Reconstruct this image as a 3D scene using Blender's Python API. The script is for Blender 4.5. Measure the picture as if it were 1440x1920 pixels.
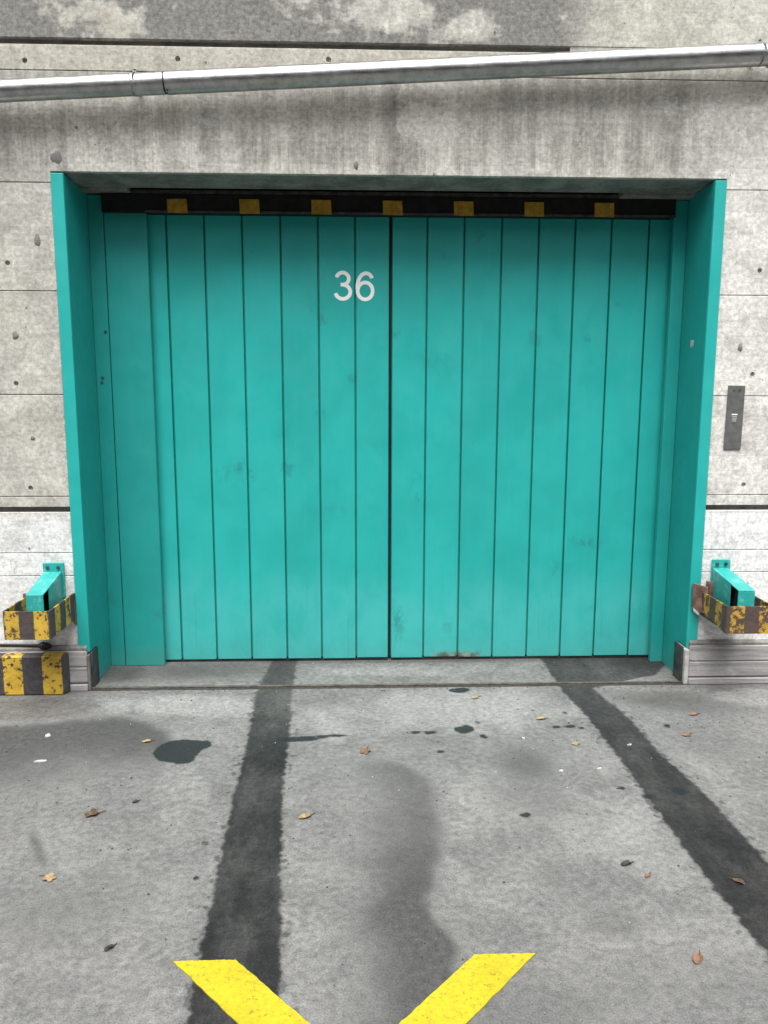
import bpy, bmesh, math, random
import numpy as np
from mathutils import Vector, Matrix
random.seed(7)
SC = bpy.context.scene
for o in list(bpy.data.objects): bpy.data.objects.remove(o)
COL = SC.collection

# ------------------------------------------------------------------ camera
cam = bpy.data.cameras.new('camera'); camo = bpy.data.objects.new('camera', cam); COL.objects.link(camo)
cam.sensor_fit = 'HORIZONTAL'; cam.sensor_width = 36.0; cam.lens = 36.0*1501.8/1440.0
cam.clip_end = 500.0; cam.clip_start = 0.02
pitch, yaw, roll = math.radians(8.941), math.radians(-1.9926), math.radians(-0.1364)
fwd = Vector((-math.sin(yaw)*math.cos(pitch), math.cos(yaw)*math.cos(pitch), -math.sin(pitch)))
rgt = Vector((math.cos(yaw), math.sin(yaw), 0)); dwn = fwd.cross(rgt)
r2 = math.cos(roll)*rgt + math.sin(roll)*dwn; d2 = -math.sin(roll)*rgt + math.cos(roll)*dwn
M = Matrix.Identity(4)
for i in range(3):
    M[i][0] = r2[i]; M[i][1] = -d2[i]; M[i][2] = -fwd[i]
M.translation = Vector((-0.1588, -4.1335, 1.6)); camo.matrix_world = M
SC.camera = camo

# ------------------------------------------------------------------ sky, sun, exposure (overcast)
SUN_EL, SUN_AZ = math.radians(65), math.radians(180)
w = bpy.data.worlds.new('World'); SC.world = w; w.use_nodes = True
wt = w.node_tree; wt.nodes.clear()
sky = wt.nodes.new('ShaderNodeTexSky'); sky.sky_type = 'NISHITA'; sky.sun_disc = False
sky.sun_elevation = SUN_EL; sky.sun_rotation = SUN_AZ; sky.air_density = 1.0; sky.dust_density = 1.0; sky.ozone_density = 1.0
hs = wt.nodes.new('ShaderNodeHueSaturation'); hs.inputs['Saturation'].default_value = 0.16
bg = wt.nodes.new('ShaderNodeBackground'); bg.inputs['Strength'].default_value = 0.062
wo = wt.nodes.new('ShaderNodeOutputWorld')
wt.links.new(sky.outputs[0], hs.inputs['Color']); wt.links.new(hs.outputs[0], bg.inputs['Color']); wt.links.new(bg.outputs[0], wo.inputs['Surface'])
sl = bpy.data.lights.new('sun', 'SUN'); sl.energy = 1.5; sl.angle = math.radians(52); sl.color = (1.0, 0.985, 0.96)
so = bpy.data.objects.new('sun', sl); COL.objects.link(so)
sd = Vector((-0.06, -math.cos(SUN_EL), math.sin(SUN_EL))).normalized()      # direction towards the sun (behind the camera)
so.rotation_euler = sd.to_track_quat('Z', 'Y').to_euler(); so.location = (0, -8, 9)
SC.view_settings.view_transform = 'Standard'; SC.view_settings.look = 'None'
SC.view_settings.gamma = 1.0; SC.view_settings.exposure = 2.06; SC.view_settings.use_curve_mapping = False

# ------------------------------------------------------------------ node helpers
class NT:
    def __init__(s, name):
        s.m = bpy.data.materials.new(name); s.m.use_nodes = True; s.t = s.m.node_tree; s.n = s.t.nodes; s.n.clear()
        s.out = s.n.new('ShaderNodeOutputMaterial'); s.b = s.n.new('ShaderNodeBsdfPrincipled')
        s.t.links.new(s.b.outputs[0], s.out.inputs[0])
        g = s.n.new('ShaderNodeNewGeometry'); s.P = g.outputs['Position']
        sp = s.n.new('ShaderNodeSeparateXYZ'); s.t.links.new(s.P, sp.inputs[0]); s.X, s.Y, s.Z = sp.outputs
    def put(s, sock, v):
        if isinstance(v, bpy.types.NodeSocket): s.t.links.new(v, sock)
        elif isinstance(v, (tuple, list)) and len(v) == 3 and sock.type == 'RGBA': sock.default_value = (*v, 1)
        else: sock.default_value = v
    def math(s, op, a, b=0.0, c=0.0, clamp=False):
        n = s.n.new('ShaderNodeMath'); n.operation = op; n.use_clamp = clamp
        s.put(n.inputs[0], a); s.put(n.inputs[1], b); s.put(n.inputs[2], c); return n.outputs[0]
    def add(s, a, b): return s.math('ADD', a, b)
    def sub(s, a, b): return s.math('SUBTRACT', a, b)
    def mul(s, a, b): return s.math('MULTIPLY', a, b)
    def mx(s, a, b): return s.math('MAXIMUM', a, b)
    def mn(s, a, b): return s.math('MINIMUM', a, b)
    def ss(s, v, lo, hi, o0=0.0, o1=1.0, smooth=True):
        n = s.n.new('ShaderNodeMapRange'); n.interpolation_type = 'SMOOTHSTEP' if smooth else 'LINEAR'
        s.put(n.inputs[0], v); s.put(n.inputs[1], lo); s.put(n.inputs[2], hi); s.put(n.inputs[3], o0); s.put(n.inputs[4], o1)
        return n.outputs[0]
    def box(s, v, a, b, soft):                       # 1 between a and b
        return s.mul(s.ss(v, a-soft, a+soft), s.ss(v, b-soft, b+soft, 1.0, 0.0))
    def gauss(s, v, c, wd):
        d = s.math('DIVIDE', s.sub(v, c), wd); return s.math('EXPONENT', s.mul(s.mul(d, d), -1.0))
    def vec(s, scale, off=(0, 0, 0), src=None):
        n = s.n.new('ShaderNodeMapping'); s.put(n.inputs[0], src or s.P); n.inputs['Scale'].default_value = scale; n.inputs['Location'].default_value = off
        return n.outputs[0]
    def noise(s, scale, detail=4, rough=0.55, v=None, dist=0.0):
        n = s.n.new('ShaderNodeTexNoise'); s.put(n.inputs['Vector'], v or s.P); n.inputs['Scale'].default_value = scale
        n.inputs['Detail'].default_value = detail; n.inputs['Roughness'].default_value = rough; n.inputs['Distortion'].default_value = dist
        return n.outputs[0]
    def vor(s, scale, v=None, feature='F1', rnd=1.0):
        n = s.n.new('ShaderNodeTexVoronoi'); n.feature = feature; s.put(n.inputs['Vector'], v or s.P); n.inputs['Scale'].default_value = scale
        n.inputs['Randomness'].default_value = rnd
        return n.outputs
    def wn(s, v):
        n = s.n.new('ShaderNodeTexWhiteNoise'); n.noise_dimensions = '1D'; s.put(n.inputs['W'], v); return n.outputs[0]
    def mix(s, f, a, b):
        n = s.n.new('ShaderNodeMix'); n.data_type = 'RGBA'; s.put(n.inputs[0], f); s.put(n.inputs[6], a); s.put(n.inputs[7], b); return n.outputs[2]
    def scale(s, c, f):                              # colour times value
        n = s.n.new('ShaderNodeVectorMath'); n.operation = 'SCALE'; s.put(n.inputs[0], c); s.put(n.inputs['Scale'], f); return n.outputs[0]
    def attr(s, name):
        n = s.n.new('ShaderNodeAttribute'); n.attribute_name = name; return n.outputs['Fac']
    def objrand(s):
        return s.n.new('ShaderNodeObjectInfo').outputs['Random']
    def bump(s, h, strength=0.5, dist=0.01, prev=None):
        n = s.n.new('ShaderNodeBump'); s.put(n.inputs['Height'], h); n.inputs['Strength'].default_value = strength; n.inputs['Distance'].default_value = dist
        if prev: s.put(n.inputs['Normal'], prev)
        return n.outputs[0]
    def fin(s, col, rough=0.6, metal=0.0, normal=None, spec=None):
        s.put(s.b.inputs['Base Color'], col); s.put(s.b.inputs['Roughness'], rough); s.put(s.b.inputs['Metallic'], metal)
        if normal: s.put(s.b.inputs['Normal'], normal)
        if spec is not None: s.put(s.b.inputs['Specular IOR Level'], spec)
        return s.m

# ------------------------------------------------------------------ materials
def mat_wall():
    k = NT('board_marked_concrete'); X, Y, Z = k.X, k.Y, k.Z
    big = k.noise(1.3, 5, 0.6); mid = k.noise(6, 5, 0.65, dist=0.4); fine = k.noise(48, 5, 0.74)
    streak = k.noise(1.0, 4, 0.6, v=k.vec((11, 11, 0.7)))            # rain streaks run down
    blot = k.noise(17, 5, 0.72, v=k.vec((1, 1, 1.25), (3, 1, 7)), dist=0.8)
    grain = k.noise(1.0, 3, 0.6, v=k.vec((5, 5, 70), (1, 2, 3)))      # wood grain of the form boards
    bz = k.math('DIVIDE', k.sub(Z, 3.077), 0.1018)
    brd = k.math('FLOOR', bz); btone = k.wn(k.add(k.mul(brd, 3.7), k.math('FLOOR', k.mul(k.add(X, k.mul(k.wn(brd), 3.0)), 0.45))))
    bfr = k.math('FRACT', bz); seam = k.mx(k.ss(bfr, 0.0, 0.035, 1, 0), k.ss(bfr, 0.965, 1.0, 0, 1))
    seam = k.mul(seam, k.ss(k.noise(3.1, 3, 0.6, v=k.vec((1, 1, 6), (5, 5, 5))), 0.42, 0.62))
    base = k.mix(k.ss(mid, 0.36, 0.66), (0.375, 0.368, 0.338), (0.600, 0.588, 0.545))
    base = k.mix(k.mul(k.ss(big, 0.40, 0.66), 0.40), base, (0.385, 0.376, 0.340))
    base = k.mix(k.mul(k.ss(k.noise(2.2, 4, 0.6, v=k.vec((1, 1, 1), (9, 4, 2))), 0.5, 0.75), 0.45), base, (0.47, 0.435, 0.350))
    # lintel zone: grey with streaks of washed-down dirt
    lint = k.mul(k.ss(Z, 2.60, 2.66), k.ss(Z, 3.12, 3.20, 1, 0))
    lint = k.mul(lint, k.box(X, -2.6, 1.75, 0.3))
    lcol = k.mix(k.ss(k.add(streak, k.mul(k.sub(mid, 0.5), 0.35)), 0.36, 0.66), (0.34, 0.333, 0.305), (0.60, 0.588, 0.545))
    st2 = k.noise(1.0, 4, 0.7, v=k.vec((75, 75, 4.5), (3, 1, 7))); lcol = k.scale(lcol, k.add(.84, k.mul(k.ss(st2, .35, .65), .30)))
    lcol = k.mix(k.mul(k.ss(Z, 2.66, 3.0), 0.5), lcol, (0.32, 0.314, 0.29))
    base = k.mix(k.mul(lint, 0.85), base, lcol)
    for x0, wd, a in ((0.035, 0.05, 0.65), (1.40, 0.10, 0.40), (-1.86, 0.12, 0.35), (0.62, 0.07, 0.2), (-1.58, 0.03, 0.3)):
        f = k.mul(k.mul(k.gauss(k.add(X, k.mul(k.sub(fine, .5), .06)), x0, wd), k.box(Z, 2.58, 3.07, 0.05)), k.ss(k.noise(9, 3), 0.3, 0.6, 0.35, 1.0))
        base = k.mix(k.mul(f, a), base, (0.16, 0.158, 0.148))
    # pale scraped patches on the lintel and beside it
    pale = k.mul(k.ss(k.noise(2.4, 6, 0.72, v=k.vec((1, 1, 1.3), (2.3, 0, 8.4))), 0.54, 0.62), k.mul(lint, 0.6))
    base = k.mix(pale, base, (0.56, 0.555, 0.53))
    pf = k.mul(k.ss(k.add(k.noise(7, 6, 0.75), k.mul(k.gauss(X, 0.22, 0.17), k.mul(k.gauss(Z, 2.86, 0.13), 0.42))), 0.66, 0.80), lint)
    base = k.mix(k.mul(pf, 0.75), base, (0.60, 0.595, 0.56))
    # right hand side and the limewashed foot are cleaner and paler
    rt = k.mul(k.ss(X, 1.3, 1.8), k.ss(Z, 2.3, 3.0, 1, 0.35))
    base = k.mix(k.mul(rt, k.ss(mid, 0.28, 0.55, 0.25, 0.85)), base, (0.74, 0.73, 0.71))
    ft = k.ss(k.add(Z, k.mul(k.sub(mid, .5), 0.12)), 0.93, 0.97, 1, 0)
    base = k.mix(k.mul(ft, k.ss(mid, 0.25, 0.6, 0.30, 0.80)), base, (0.80, 0.80, 0.795))
    lf = k.mul(k.ss(X, -1.55, -1.4, 1, 0), k.box(Z, 0.98, 2.6, 0.06))
    base = k.mix(k.mul(lf, k.ss(k.noise(5, 5, .7, v=k.vec((1, 1, 1), (0, 7, 1))), .4, .65, 0.15, 0.6)), base, (0.50, 0.488, 0.452))
    # grey cement skim above the upper joint, broken open to the pale concrete
    skn = k.noise(2.6, 5, 0.68, v=k.vec((1, 1, 1.2), (4.1, 0, 3.3)))
    skx = k.mul(k.ss(X, 0.80, 1.05, 1, 0), k.ss(Z, 3.206, 3.212))
    sk = k.add(k.add(skn, k.mul(k.gauss(X, -0.02, 0.22), k.mul(k.ss(Z, 3.24, 3.36), -0.26))), k.mul(k.mul(k.gauss(X, -1.45, 0.22), k.gauss(Z, 3.33, 0.10)), -0.14))
    sk = k.add(sk, k.mul(k.mul(k.gauss(X, 0.42, 0.17), k.gauss(Z, 3.30, 0.06)), -0.13))
    sk = k.mul(k.ss(k.add(sk, k.mul(k.sub(fine, .5), .10)), 0.375, 0.458), skx)
    base = k.mix(k.mul(sk, 0.93), base, k.mix(k.ss(fine, .3, .7), (0.158, 0.158, 0.150), (0.215, 0.215, 0.205)))
    yl = k.mul(k.box(Z, 3.08, 3.20, 0.02), k.ss(X, 0.6, 1.4, 1.0, 0.2))
    base = k.mix(k.mul(yl, 0.45), base, (0.47, 0.445, 0.37))
    tr = k.mul(k.ss(X, 0.9, 1.15), k.ss(Z, 3.2, 3.23))
    base = k.mix(k.mul(tr, 0.45), base, (0.47, 0.455, 0.40))
    # dirt that ran down just below the pipe and above the joint
    base = k.scale(base, k.add(0.87, k.mul(btone, 0.15)))
    base = k.scale(base, k.add(0.87, k.mul(k.ss(blot, .36, .62), 0.19)))
    base = k.scale(base, k.add(0.95, k.mul(k.ss(grain, .3, .7), 0.07)))
    base = k.scale(base, k.add(0.76, k.mul(k.ss(fine, .32, .68), 0.44)))
    base = k.mix(k.mul(seam, 0.20), base, (0.12, 0.118, 0.108))
    # blow holes and small chips
    v = k.vor(26, v=k.vec((1, 1, 1), (0.3, 0, 0.2)))
    pore = k.mul(k.ss(v[0], 0.05, 0.13, 1, 0), k.ss(k.noise(4.0, 3, .6, v=k.vec((1, 1, 1), (8, 8, 8))), .48, .60))
    v2 = k.vor(10, v=k.vec((1, 1, 0.7), (1.3, 0, 4.2)))
    chip = k.mul(k.ss(k.add(v2[0], k.mul(k.sub(fine, .5), .12)), 0.04, 0.075, 1, 0), k.ss(k.noise(1.7, 2, .5, v=k.vec((1, 1, 1), (2, 8, 5))), .47, .55))
    hole = k.mx(pore, chip)
    hole = k.mx(hole, k.mul(k.ss(k.noise(75, 3, .72), .62, .70), k.ss(mid, .45, .6, .9, 0.3)))
    base = k.mix(k.mul(hole, 0.72), base, (0.085, 0.083, 0.077))
    efl = k.mul(k.ss(k.noise(21, 5, .75, v=k.vec((1, 1, 1), (7, 3, 9))), .60, .68), k.ss(Z, 3.2, 3.25, .6, .15)); base = k.mix(k.mul(efl, .55), base, (0.74, 0.735, 0.70))
    tn = k.n.new('ShaderNodeMix'); tn.data_type = 'RGBA'; tn.blend_type = 'MULTIPLY'; tn.inputs[0].default_value = 1.0; k.put(tn.inputs[6], base); k.put(tn.inputs[7], k.mix(k.ss(Z, .9, 1.0), (1, 1, 1), (1.0, .992, .966))); base = tn.outputs[2]
    h = k.add(k.mul(grain, 0.35), k.mul(fine, 0.4)); h = k.sub(h, k.mul(k.ss(v2[0], .03, .08, 1, 0), 0.5))
    nb = k.bump(h, 0.6, 0.004)
    return k.fin(base, 0.88, 0, nb, 0.25)

def mat_conc(name, a, b, sc=8.0):
    k = NT(name); n = k.noise(sc, 5, .65, dist=.3); f = k.noise(60, 4, .6)
    c = k.mix(k.ss(n, .3, .7), a, b); c = k.scale(c, k.add(.82, k.mul(k.ss(f, .25, .75), .34)))
    sp = k.ss(k.noise(95, 3, .7), .63, .72); c = k.mix(k.mul(sp, .6), c, (.07, .068, .064))
    return k.fin(c, .85, 0, k.bump(k.add(n, k.mul(f, .5)), .5, .004), .3)

def mat_timber():
    k = NT('weathered_kerb'); g = k.noise(1.0, 5, .65, v=k.vec((2.2, 60, 60))); n = k.noise(7, 5, .65); f = k.noise(70, 3, .6)
    c = k.mix(k.ss(g, .3, .7), (.23, .222, .218), (.43, .417, .408)); c = k.mix(k.mul(k.ss(n, .55, .7), .6), c, (.56, .55, .53))
    c = k.mix(k.mul(k.ss(n, .42, .3), .55), c, (.10, .096, .092)); c = k.scale(c, k.add(.85, k.mul(f, .3)))
    return k.fin(c, .82, 0, k.bump(k.add(g, k.mul(f, .4)), .6, .004), .3)

def mat_ground(name):
    k = NT(name); X, Y = k.X, k.Y
    big = k.noise(0.9, 5, .62); mid = k.noise(4.2, 6, .68, dist=.6); f = k.noise(42, 5, .65); ff = k.noise(190, 4, .7)
    c = k.mix(k.ss(mid, .30, .70), (.127, .126, .122), (.180, .178, .171))
    c = k.mix(k.mul(k.ss(big, .42, .62), .4), c, (.122, .121, .117))
    pale = k.attr('pale'); c = k.mix(k.mul(k.mul(k.ss(k.add(pale, k.mul(k.sub(mid, .5), .9)), .30, .80), .75), 1.0), c, (.245, .242, .232))
    warm = k.attr('warm'); c = k.mix(k.mul(k.ss(k.add(warm, k.mul(k.sub(mid, .5), .5)), .25, .8), .55), c, (.092, .083, .074))
    # trowel swirls
    sw = k.noise(9, 4, .62, dist=2.2); c = k.scale(c, k.add(.91, k.mul(k.ss(sw, .35, .65), .17)))
    dirt = k.attr('dirt'); dm = k.mul(k.ss(k.add(k.add(dirt, k.mul(k.sub(mid, .5), .95)), k.mul(k.sub(f, .5), .55)), .14, .95), k.ss(dirt, .02, .16))
    c = k.mix(k.mul(dm, .78), c, (.040, .040, .039))
    c = k.scale(c, k.add(.76, k.mul(k.ss(f, .28, .72), .48)))
    c = k.scale(c, k.add(.70, k.mul(k.ss(ff, .30, .70), .62)))
    # pale aggregate scuffs and dark crumbs
    v = k.vor(31, v=k.vec((1, 1.4, 1), (.2, .4, 0))); lt = k.mul(k.ss(k.add(v[0], k.mul(k.sub(ff, .5), .15)), .03, .11, 1, 0), k.ss(k.noise(2.3, 4, .6, v=k.vec((1, 1, 1), (6, 2, 1))), .50, .62))
    c = k.mix(k.mul(lt, .55), c, (.27, .268, .26))
    v2 = k.vor(13, v=k.vec((1, 1.2, 1), (3.2, 1.4, 0))); dk = k.mul(k.ss(k.add(v2[0], k.mul(k.sub(f, .5), .25)), .03, .09, 1, 0), k.ss(k.noise(1.6, 4, .6, v=k.vec((1, 1, 1), (1, 9, 1))), .50, .58))
    c = k.mix(k.mul(dk, .7), c, (.035, .035, .034))
    # tyre water and oil
    wet = k.attr('wet'); wa = k.attr('wetamt')
    e = k.add(k.add(wet, k.mul(k.sub(f, .5), .034)), k.mul(k.sub(ff, .5), .028)); e = k.add(e, k.mul(k.sub(k.noise(1.0, 2, .5, v=k.vec((9, 24, 1), (4, 4, 0))), .5), .045)); wm = k.mul(k.mul(k.ss(e, -.004, .014), wa), k.ss(k.noise(2.6, 5, .7, v=k.vec((2.2, .8, 1), (2, 6, 1))), .30, .60, .80, 1.0))
    sp_ = k.mul(k.ss(k.add(e, k.mul(k.sub(k.noise(24, 2, .5, v=k.vec((1, 1, 1), (3, 3, 3))), .5), .28)), .0, .03), .55)
    wm = k.mx(wm, k.mul(k.mul(sp_, wa), k.ss(wet, -.09, -.02)))
    wc = k.mix(k.ss(mid, .3, .7), (.0085, .0090, .0092), (.0150, .0154, .0154)); wc = k.scale(wc, k.add(.45, k.mul(k.ss(ff, .3, .7), 1.10))); wc = k.scale(wc, k.add(.70, k.mul(k.ss(f, .3, .7), .6)))
    c = k.mix(k.mul(wm, .96), c, wc)
    oil = k.attr('oil'); om = k.ss(k.add(k.add(oil, k.mul(k.sub(f, .5), .03)), k.mul(k.sub(k.noise(20, 3), .5), .03)), -.004, .008)
    c = k.mix(k.mul(om, .94), c, k.scale((.013, .018, .0185), k.add(.5, k.ss(ff, .3, .7))))
    rough = k.ss(k.mx(wm, om), 0, 1, .90, .74)
    h = k.add(k.mul(f, .6), k.mul(ff, .5)); nb = k.bump(h, .6, .004)
    return k.fin(c, rough, 0, nb, .18)

def mat_teal(name, dirtamt=0.5, stain=False, worn=False, tint=((.013, .355, .325), (.017, .395, .365))):
    k = NT(name); X, Z = k.X, k.Z
    n = k.noise(3.0, 4, .6); vs = k.noise(1.0, 4, .6, v=k.vec((26, 26, .9))); sm = k.noise(5.5, 6, .72, v=k.vec((1, 1, .8), (4, 2, 7)), dist=.5)
    r = k.objrand()
    c = k.mix(k.ss(n, .35, .65), tint[0], tint[1])
    c = k.scale(c, k.add(.955, k.mul(r, .09)))
    c = k.mix(k.mul(k.ss(vs, .5, .75), .10 * dirtamt * 2), c, (.05, .42, .39))
    c = k.mix(k.mul(k.ss(sm, .60, .72), .22 * dirtamt), c, (.02, .20, .19))
    # long fine scratches and faded brush marks
    sx_ = k.noise(1.0, 3, .7, v=k.vec((150, 150, 2.2), (2, 5, 1))); c = k.mix(k.mul(k.mul(k.ss(sx_, .62, .70), k.ss(n, .42, .58)), .20), c, (.10, .47, .44))
    hx_ = k.noise(1.0, 3, .7, v=k.vec((5, 5, 130), (7, 1, 3))); c = k.mix(k.mul(k.mul(k.ss(hx_, .64, .70), k.ss(k.noise(2.1, 3, .6, v=k.vec((1, 1, 1), (5, 5, 2))), .52, .62)), .28), c, (.015, .20, .19))
    # scuffs
    v = k.vor(3.3, v=k.vec((1, 1, .8), (.7, .1, .3))); sc = k.mul(k.ss(k.add(v[0], k.mul(k.sub(k.noise(22, 4, .7), .5), .45)), .05, .13, 1, 0), k.ss(n, .44, .5))
    c = k.mix(k.mul(sc, .40), c, (.02, .17, .165))
    # splash dirt at the foot
    ft = k.mul(k.ss(k.add(Z, k.mul(k.sub(sm, .5), .35)), .02, .20, 1, 0), .45 * dirtamt); c = k.mix(ft, c, (.13, .23, .21))
    chip = k.mul(k.ss(k.noise(48, 3, .65), .70, .73), k.ss(Z, .1, .6, 1, .15)); c = k.mix(k.mul(chip, .6), c, (.05, .10, .10))
    if stain:
        sheen = k.mul(k.ss(k.add(Z, k.mul(k.sub(k.noise(2.6, 4, .6, v=k.vec((1, 1, .5), (1, 1, 6))), .5), .5)), .30, .62, 1, 0), k.ss(sm, .35, .6, .45, 1.0)); c = k.mix(k.mul(sheen, .42), c, (.085, .455, .445))  # paler lower gate: cool sheen mixed into the paint colour
        drip = k.mul(k.ss(k.noise(1.0, 3, .65, v=k.vec((60, 60, 1.1), (9, 1, 2))), .60, .70), k.ss(Z, .9, .05, 0, 1)); c = k.mix(k.mul(drip, .30), c, (.06, .22, .20))
        st = k.mul(k.box(X, .30, .56, .05), k.ss(k.add(Z, k.mul(k.sub(k.noise(24, 4, .7), .5), .09)), .03, .075, 1, 0))
        c = k.mix(k.mul(st, .85), c, k.mix(k.ss(k.noise(30, 3), .4, .6), (.10, .062, .04), (.25, .24, .20)))
    if worn:
        wn_ = k.noise(34, 5, .72, v=k.vec((1, .35, 1))); c = k.mix(k.mul(k.ss(wn_, .50, .66), .55), c, (.17, .52, .50)); c = k.mix(k.mul(k.ss(wn_, .67, .72), .7), c, (.10, .075, .06))
    if stain:
        for x0, z0, wx, wz, am in ((1.185, .70, .07, .035, .55), (.075, .25, .05, .12, .5), (.205, 1.02, .05, .09, .4), (.06, 1.88, .03, .03, .5), (-.85, 1.12, .12, .06, .3), (-.57, 1.30, .03, .07, .35), (.30, 1.75, .10, .03, .25), (1.0, .55, .06, .05, .3), (-.25, .9, .2, .03, .2)):
            m_ = k.mul(k.gauss(X, x0, wx), k.gauss(Z, z0, wz)); m_ = k.mul(m_, k.ss(k.noise(30, 4, .7, v=k.vec((1, 1, .6), (x0, 0, z0))), .45, .62)); c = k.mix(k.mul(m_, am*1.1), c, (.018, .16, .155))
    rough = k.ss(sm, .3, .7, .36, .52)
    nb = k.bump(k.add(vs, k.mul(n, .5)), .10, .004); nb = k.bump(k.noise(90, 3), .06, .002, nb)
    return k.fin(c, rough, 0, nb, .5)

def mat_hazard(name, period, phase, chip, brown=0.0):
    k = NT(name); s = k.attr('s'); Z = k.Z
    q = k.math('FRACT', k.math('DIVIDE', k.sub(k.add(s, k.mul(k.sub(k.noise(30, 3), .5), .006)), phase), period))
    yel = k.box(q, .01, .50, .012)
    n = k.noise(46, 5, .7); n2 = k.noise(14, 4, .65, v=k.vec((1, 1, 1), (3, 1, 4)))
    keep = k.ss(k.add(k.mul(n, .55), k.mul(n2, .45)), chip, chip+.03)
    rust = k.mix(k.ss(n2, .35, .65), (.052, .045, .045), (.085, .060, .045))
    blk = k.mix(k.ss(n, .35, .7), (.045, .043, .046), (.075, .068, .068))
    yc = k.mix(k.ss(n2, .35, .7), (.47, .285, .028), (.60, .40, .05)); yc = k.mix(k.mul(k.ss(n, .60, .68), .5), yc, (.36, .22, .05))
    brn = k.mix(k.ss(n2, .35, .6), (.070, .050, .045), (.125, .070, .042)); yc = k.mix(brown*.45, yc, (.26, .15, .03)); rust = k.mix(brown, rust, brn); blk = k.mix(brown*.6, blk, brn)
    # rubbed lower and upper rims
    c = k.mix(yel, blk, k.mix(keep, rust, yc))
    return k.fin(c, .62, 0, k.bump(k.add(k.mul(keep, .8), n), .4, .002), .35)

def mat_simple(name, a, b, rough, metal=0.0, sc=20, bs=.2, spec=.4):
    k = NT(name); n = k.noise(sc, 5, .65); c = k.mix(k.ss(n, .32, .68), a, b)
    return k.fin(c, k.ss(n, .3, .7, rough-.06, rough+.06), metal, k.bump(n, bs, .002), spec)

def mat_galv():
    k = NT('galvanised_steel'); st = k.noise(1.0, 4, .65, v=k.vec((5, 70, 70))); sp = k.noise(22, 4, .6); big = k.noise(3, 4, .6)
    c = k.mix(k.ss(sp, .3, .7), (.36, .365, .362), (.52, .52, .515)); c = k.mix(k.mul(k.ss(big, .5, .7), .35), c, (.30, .295, .28))
    c = k.mix(k.mul(k.ss(k.noise(70, 3, .7), .64, .70), .5), c, (.16, .15, .14))
    return k.fin(c, k.ss(st, .3, .7, .27, .40), 1.0, k.bump(k.add(st, sp), .05, .003))

def mat_road_paint():
    k = NT('yellow_road_paint'); f = k.noise(70, 5, .7); g = k.noise(190, 3, .7); m = k.noise(6, 4, .6)
    c = k.mix(k.ss(m, .3, .7), (.40, .335, .012), (.455, .385, .016)); c = k.scale(c, k.add(.86, k.mul(k.ss(f, .3, .7), .2)))
    p = k.ss(k.add(k.mul(f, .5), k.mul(g, .5)), .385, .425, 1, 0); p = k.mx(p, k.mul(k.ss(k.noise(26, 4, .7, v=k.vec((1, 1, 1), (3, 3, 0))), .69, .73), .8))
    c = k.mix(k.mul(p, .8), c, (.13, .11, .03))
    return k.fin(c, .7, 0, k.bump(k.add(f, g), .5, .003), .3)

WALL = mat_wall(); GROUND = mat_ground('stained_concrete_yard'); TIMBER = mat_timber()
CORE = mat_conc('rough_concrete', (.13, .128, .12), (.24, .235, .22)); SOFFIT = mat_conc('soffit_concrete', (.135, .132, .121), (.27, .263, .242))
TEALD = mat_teal('teal_door_paint', .5, True); TEALF = mat_teal('teal_flange_paint', .35); TEALR = mat_teal('dark_teal_paint_reveal_shade', .45, tint=((.010, .262, .242), (.013, .290, .268))); TEALB = mat_teal('teal_bracket_paint', .9, False, True, ((.016, .300, .272), (.022, .345, .318)))  # dark teal: own paint of the side panel, painted-in shade on the reveals
HAZB = mat_hazard('hazard_paint_block', .2, -1.994, .445); HAZL = mat_hazard('hazard_paint_guard', .140, -1.858, .465, .35); HAZR = mat_hazard('hazard_paint_rusty', .145, 1.672, .49, .9)
DARK = mat_simple('black_rail', (.008, .008, .009), (.018, .018, .018), .7, spec=.2); TAPE = mat_simple('yellow_tape', (.26, .155, .015), (.46, .28, .025), .6, sc=40)
GALV = mat_galv(); STEEL = mat_simple('dark_steel', (.05, .05, .05), (.12, .115, .11), .5, .6); RUST = mat_simple('rusty_steel', (.075, .045, .035), (.17, .10, .075), .75, 0, 26, .5)
EDGE = mat_simple('worn_edge_angle', (.05, .046, .041), (.125, .11, .092), .6, .2, 30, .4); PALE = mat_simple('pale_worn_steel', (.35, .34, .33), (.55, .54, .52), .6, 0, 40, .4)
JOINT = mat_simple('dirt_filled_joint', (.018, .016, .014), (.06, .054, .047), .9, 0, 50, .5); RUBBER = mat_simple('black_rubber', (.012, .012, .013), (.025, .025, .026), .6); PLATE = mat_simple('grey_plate', (.125, .127, .122), (.165, .167, .160), .42, .3, 30, .08)
WHITE = mat_simple('white_vinyl', (.86, .88, .88), (.92, .93, .93), .5, 0, 40, .05); SCRAP = mat_simple('dirty_white_paper', (.30, .30, .29), (.55, .55, .53), .8, 0, 60); MARKG = mat_simple('pale_grey_print', (.42, .42, .41), (.5, .5, .49), .5)
PAINT = mat_road_paint(); PLUG = mat_simple('mortar_plug', (.15, .148, .14), (.22, .217, .205), .9, 0, 60, .4)

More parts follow.
